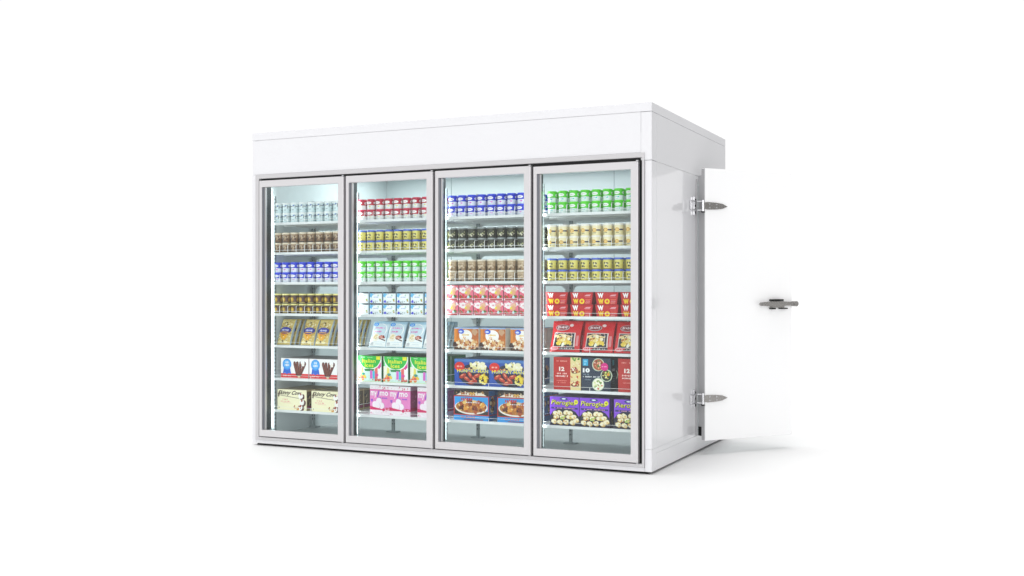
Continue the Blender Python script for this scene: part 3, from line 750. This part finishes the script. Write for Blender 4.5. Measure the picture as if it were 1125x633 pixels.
ro = rest.build('back_row_tubs', M_TUB)
tag(ro, 'round ice cream tubs packed behind the front rows on the upper shelves', 'ice cream tubs', kind='stuff')

def fill(name, me, xs, b, s, D, rows, desc, cat, grp, y0=.135, zoff=0, layers=1, H=0, lean=0, pitch=None, ys=None):
    n = len(xs)
    for lay in range(layers):
        for i, x in enumerate(xs):
            for r in range(rows):
                y = y0+D/2+r*(pitch or D+.004)+(ys[i] if ys else 0)
                o_ = (ORD[i]+' ') if n > 1 else ''
                l_ = (' upper layer' if lay else ' lower layer') if layers > 1 else ''
                if n > 1 and i == n-1 and n > 2: o_ = 'rightmost '
                if i == 0 and n > 1: o_ = 'leftmost '
                if i == 1 and n == 2: o_ = 'right '
                rr = '' if r == 0 else f' {ORD[r]} row back'
                lab = f'{o_}{desc}{"," if (l_ or rr) else ""}{l_}{rr}, {SHN[s]}, {DOORS[b]}'
                place(name, me, (x+rnd.uniform(-.001, .001), y, SZ[s]+.0008+lay*(H+.0006)), lab, cat, grp, rx=-lean, rz=rnd.uniform(-.012, .012))

# leftmost door
pm = pouch('pasta_bag', .126, .050, .222, '#e8d489', '#cfe2ee', a_pasta, '#8a5a22')
fill('pasta_bag', pm, [-3.155, -2.922, -2.785, -2.56], 0, 4, .036, 4, 'yellow bag with blue oval label', 'food bag', 'yellow bags leaning on the fifth shelf', lean=math.radians(23), pitch=.062, y0=.14)
cm = carton('fudge_bar_box', .268, .10, .162, '#fdfdfd', side='#f0e4e4', top='#8c8688', draw=a_fudge)
fill('fudge_bar_box', cm, [-3.03, -2.752], 0, 5, .10, 4, 'white box of fudge bars with blue rosette', 'frozen food box', 'white fudge bar boxes')
cm = carton('ice_cream_bar_box', .287, .10, .165, '#fbf6d0', side='#bfae7e', top='#a89a78', draw=a_cow, dside=s_cow)
fill('ice_cream_bar_box', cm, [-3.057, -2.722], 0, 6, .10, 4, 'cream box with brown script lettering', 'frozen food box', 'cream ice cream boxes')
# second door
cm = carton('ice_pop_box', .110, .09, .0865, '#eef9fb', side='#9fc0d0', top='#2a3a44', draw=a_sky)
fill('ice_pop_box', cm, [-2.385+.1222*k for k in range(6)], 1, 3, .09, 2, 'pale blue carton', 'frozen food box', 'pale blue cartons on the fourth shelf', layers=2, H=.0865)
pm = pouch('cheesecake_bag', .156, .042, .215, '#b9d9e8', '#a9c6d4', a_mochibag, '#5c4034')
fill('cheesecake_bag', pm, [-2.262, -2.112, -1.938, -1.78], 1, 4, .036, 4, 'pale bag with pink writing', 'food bag', 'pale bags leaning on the fifth shelf', lean=math.radians(23), pitch=.062, y0=.14)
cm = carton('water_ice_box', .217, .12, .200, '#d7f6ee', side='#1f7a3c', top='#4c6a34', draw=a_ice)
fill('water_ice_box', cm, [-2.320, -2.084, -1.848], 1, 5, .12, 4, 'green water ice box', 'frozen food box', 'green water ice boxes')
cm = carton('mochi_box', .186, .10, .228, '#ef88cc', side='#a8487c', top='#e8dce4', draw=a_mochi, dside=s_mochi)
fill('mochi_box', cm, [-2.236, -2.047, -1.800], 1, 6, .10, 4, 'pink mochi box', 'frozen food box', 'pink mochi boxes', ys=[.02, 0, 0])
# third door
cm = carton('sundae_box', .116, .10, .1115, '#f47c94', side='#d8a0b0', top='#d8404c', draw=a_sundae)
fill('sundae_box', cm, [-1.602+.1238*k for k in range(6)], 2, 3, .10, 2, 'pink and white strawberry carton', 'frozen food box', 'pink strawberry cartons on the fourth shelf', layers=2, H=.1115)
cm = carton('waffle_box', .203, .09, .165, '#d27a30', side='#f4ece0', top='#9ab6e0', draw=a_nutbox)
fill('waffle_box', cm, [-1.474, -1.256, -1.010], 2, 4, .09, 4, 'orange box with white oval', 'frozen food box', 'orange boxes on the fifth shelf')
cm = carton('frozen_dinner_box', .286, .11, .198, '#1d4fae', side='#1c3f86', top='#3a5888', draw=a_hungry, dside=s_hungry)
fill('frozen_dinner_box', cm, [-1.431, -1.142], 2, 5, .11, 4, 'blue frozen dinner box with yellow lettering', 'frozen food box', 'blue frozen dinner boxes')
cm = carton('frozen_meal_box', .292, .11, .222, '#2f9fe8', side='#2668a8', top='#4a3226', draw=a_fish, dside=s_fish)
fill('frozen_meal_box', cm, [-1.432, -1.072], 2, 6, .11, 4, 'light blue meal box with red edging', 'frozen food box', 'light blue meal boxes')
# rightmost door
cm = carton('waffle_tray_box', .172, .10, .0865, '#c81c24', side='#a01820', top='#8a141a', draw=a_wow, taper=.14)
fill('waffle_tray_box', cm, [-.748, -.559, -.370, -.181-.06+.06-.004], 3, 3, .10, 2, 'red tapered carton', 'frozen food box', 'red tapered cartons on the fourth shelf', layers=2, H=.0865)
pm = pouch('sandwich_bag', .232, .05, .232, '#d8141f', '#b81018', a_redbag, '#a00c14')
fill('sandwich_bag', pm, [-.700, -.452, -.212], 3, 4, .05, 4, 'red sandwich bag', 'food bag', 'red sandwich bags leaning on the fifth shelf', lean=math.radians(20), pitch=.075, y0=.14)
cm = carton('flatbread_box', .208, .12, .232, '#c22a22', side='#8a1f1a', top='#5a1a16', draw=a_box12w)
fill('flatbread_box', cm, [-.668], 3, 5, .12, 3, 'red flatbread box with food picture', 'frozen food box', 'red flatbread boxes')
cm = carton('burrito_bowl_box', .218, .12, .232, '#23344a', side='#1c2634', top='#2a2420', draw=a_box10, dside=s_box10)
fill('burrito_bowl_box', cm, [-.452], 3, 5, .12, 3, 'dark navy box with three food bowls', 'frozen food box', 'dark navy bowl boxes')
cm = carton('flatbread_box', .130, .12, .232, '#c22a22', side='#8a1f1a', top='#5a1a16', draw=a_box12n)
fill('flatbread_box', cm, [-.222], 3, 5, .12, 3, 'narrow plain red flatbread box at right', 'frozen food box', 'red flatbread boxes')
cm = carton('pierogi_box', .222, .11, .205, '#8a4ae0', side='#5a3a9a', top='#5c4a7c', draw=a_pier, dside=s_pier)
fill('pierogi_box', cm, [-.690, -.463, -.2705+.07-.005], 3, 6, .11, 4, 'purple pierogi box', 'frozen food box', 'purple pierogi boxes')

# ------------------------------------------------------------------ ground
m = MB(); m.face([(-60, -20, 0), (60, -20, 0), (60, 120, 0), (-60, 120, 0)])
g = m.build('ground', M_GROUND); g['kind'] = 'structure'

# ------------------------------------------------------------------ lights
def area(name, loc, size, size_y, power, direction, col=(1, 1, 1), spread=PI):
    l = bpy.data.lights.new(name, 'AREA'); l.shape = 'RECTANGLE'; l.size = size; l.size_y = size_y; l.energy = power; l.color = col; l.spread = spread
    o = bpy.data.objects.new(name, l); COL.objects.link(o); o.location = loc
    o.rotation_euler = Vector(direction).to_track_quat('-Z', 'Y').to_euler()
    return o
for i, x in enumerate(BX):
    for sg in (1, -1):
        if (i == 0 and sg < 0) or (i == 4 and sg > 0): continue
        area('led_light', (x+sg*.03, .112, 1.1), .02, 1.95, 1.7 if i == 0 else 1.5, (sg*.55, .83, 0), (.955, 1, 1))
area('freezer_fill_light', (-1.9, 1.2, 2.28), 2.4, .8, 24, (0, 0, -1), (.955, 1, 1))  # area light without a fixture, added to brighten the interior
sun = bpy.data.lights.new('studio_key', 'SUN'); sun.energy = 1.9; sun.angle = math.radians(34); so = bpy.data.objects.new('studio_key', sun); COL.objects.link(so)
so.rotation_euler = Vector((.09, .06, -1)).to_track_quat('-Z', 'Y').to_euler()
sf = bpy.data.lights.new('studio_front', 'SUN'); sf.energy = .56; sf.angle = math.radians(25); sfo = bpy.data.objects.new('studio_front', sf); COL.objects.link(sfo)
sfo.rotation_euler = Vector((-.28, 1, -.18)).to_track_quat('-Z', 'Y').to_euler()

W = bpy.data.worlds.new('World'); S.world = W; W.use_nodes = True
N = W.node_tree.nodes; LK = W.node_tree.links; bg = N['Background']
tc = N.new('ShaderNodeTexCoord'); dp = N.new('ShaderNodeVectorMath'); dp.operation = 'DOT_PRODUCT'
dl = Vector((.86, .50, .0)).normalized(); dp.inputs[1].default_value = dl  # unseen dim sector added to the world to shade the right wall
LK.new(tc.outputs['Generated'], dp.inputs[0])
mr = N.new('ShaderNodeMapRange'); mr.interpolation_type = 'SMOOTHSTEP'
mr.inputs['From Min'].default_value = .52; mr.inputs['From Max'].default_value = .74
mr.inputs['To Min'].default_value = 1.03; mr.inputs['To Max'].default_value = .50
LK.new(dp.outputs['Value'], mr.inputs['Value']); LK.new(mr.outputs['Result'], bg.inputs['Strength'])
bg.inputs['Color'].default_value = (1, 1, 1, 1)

# ------------------------------------------------------------------ camera
cd = bpy.data.cameras.new('camera'); cam = bpy.data.objects.new('camera', cd); COL.objects.link(cam); S.camera = cam
cam.location = (2.256, -6.928, 1.2225); cam.rotation_euler = (PI/2, 0, math.atan2(.42923, .9032))
cd.lens = 36*1185/1125; cd.sensor_width = 36; cd.shift_y = 5/1125; cd.clip_end = 500
S.view_settings.view_transform = 'Standard'; S.view_settings.look = 'None'; S.view_settings.exposure = 0; S.view_settings.gamma = 1
S.cycles.max_bounces = 10; S.cycles.transparent_max_bounces = 16
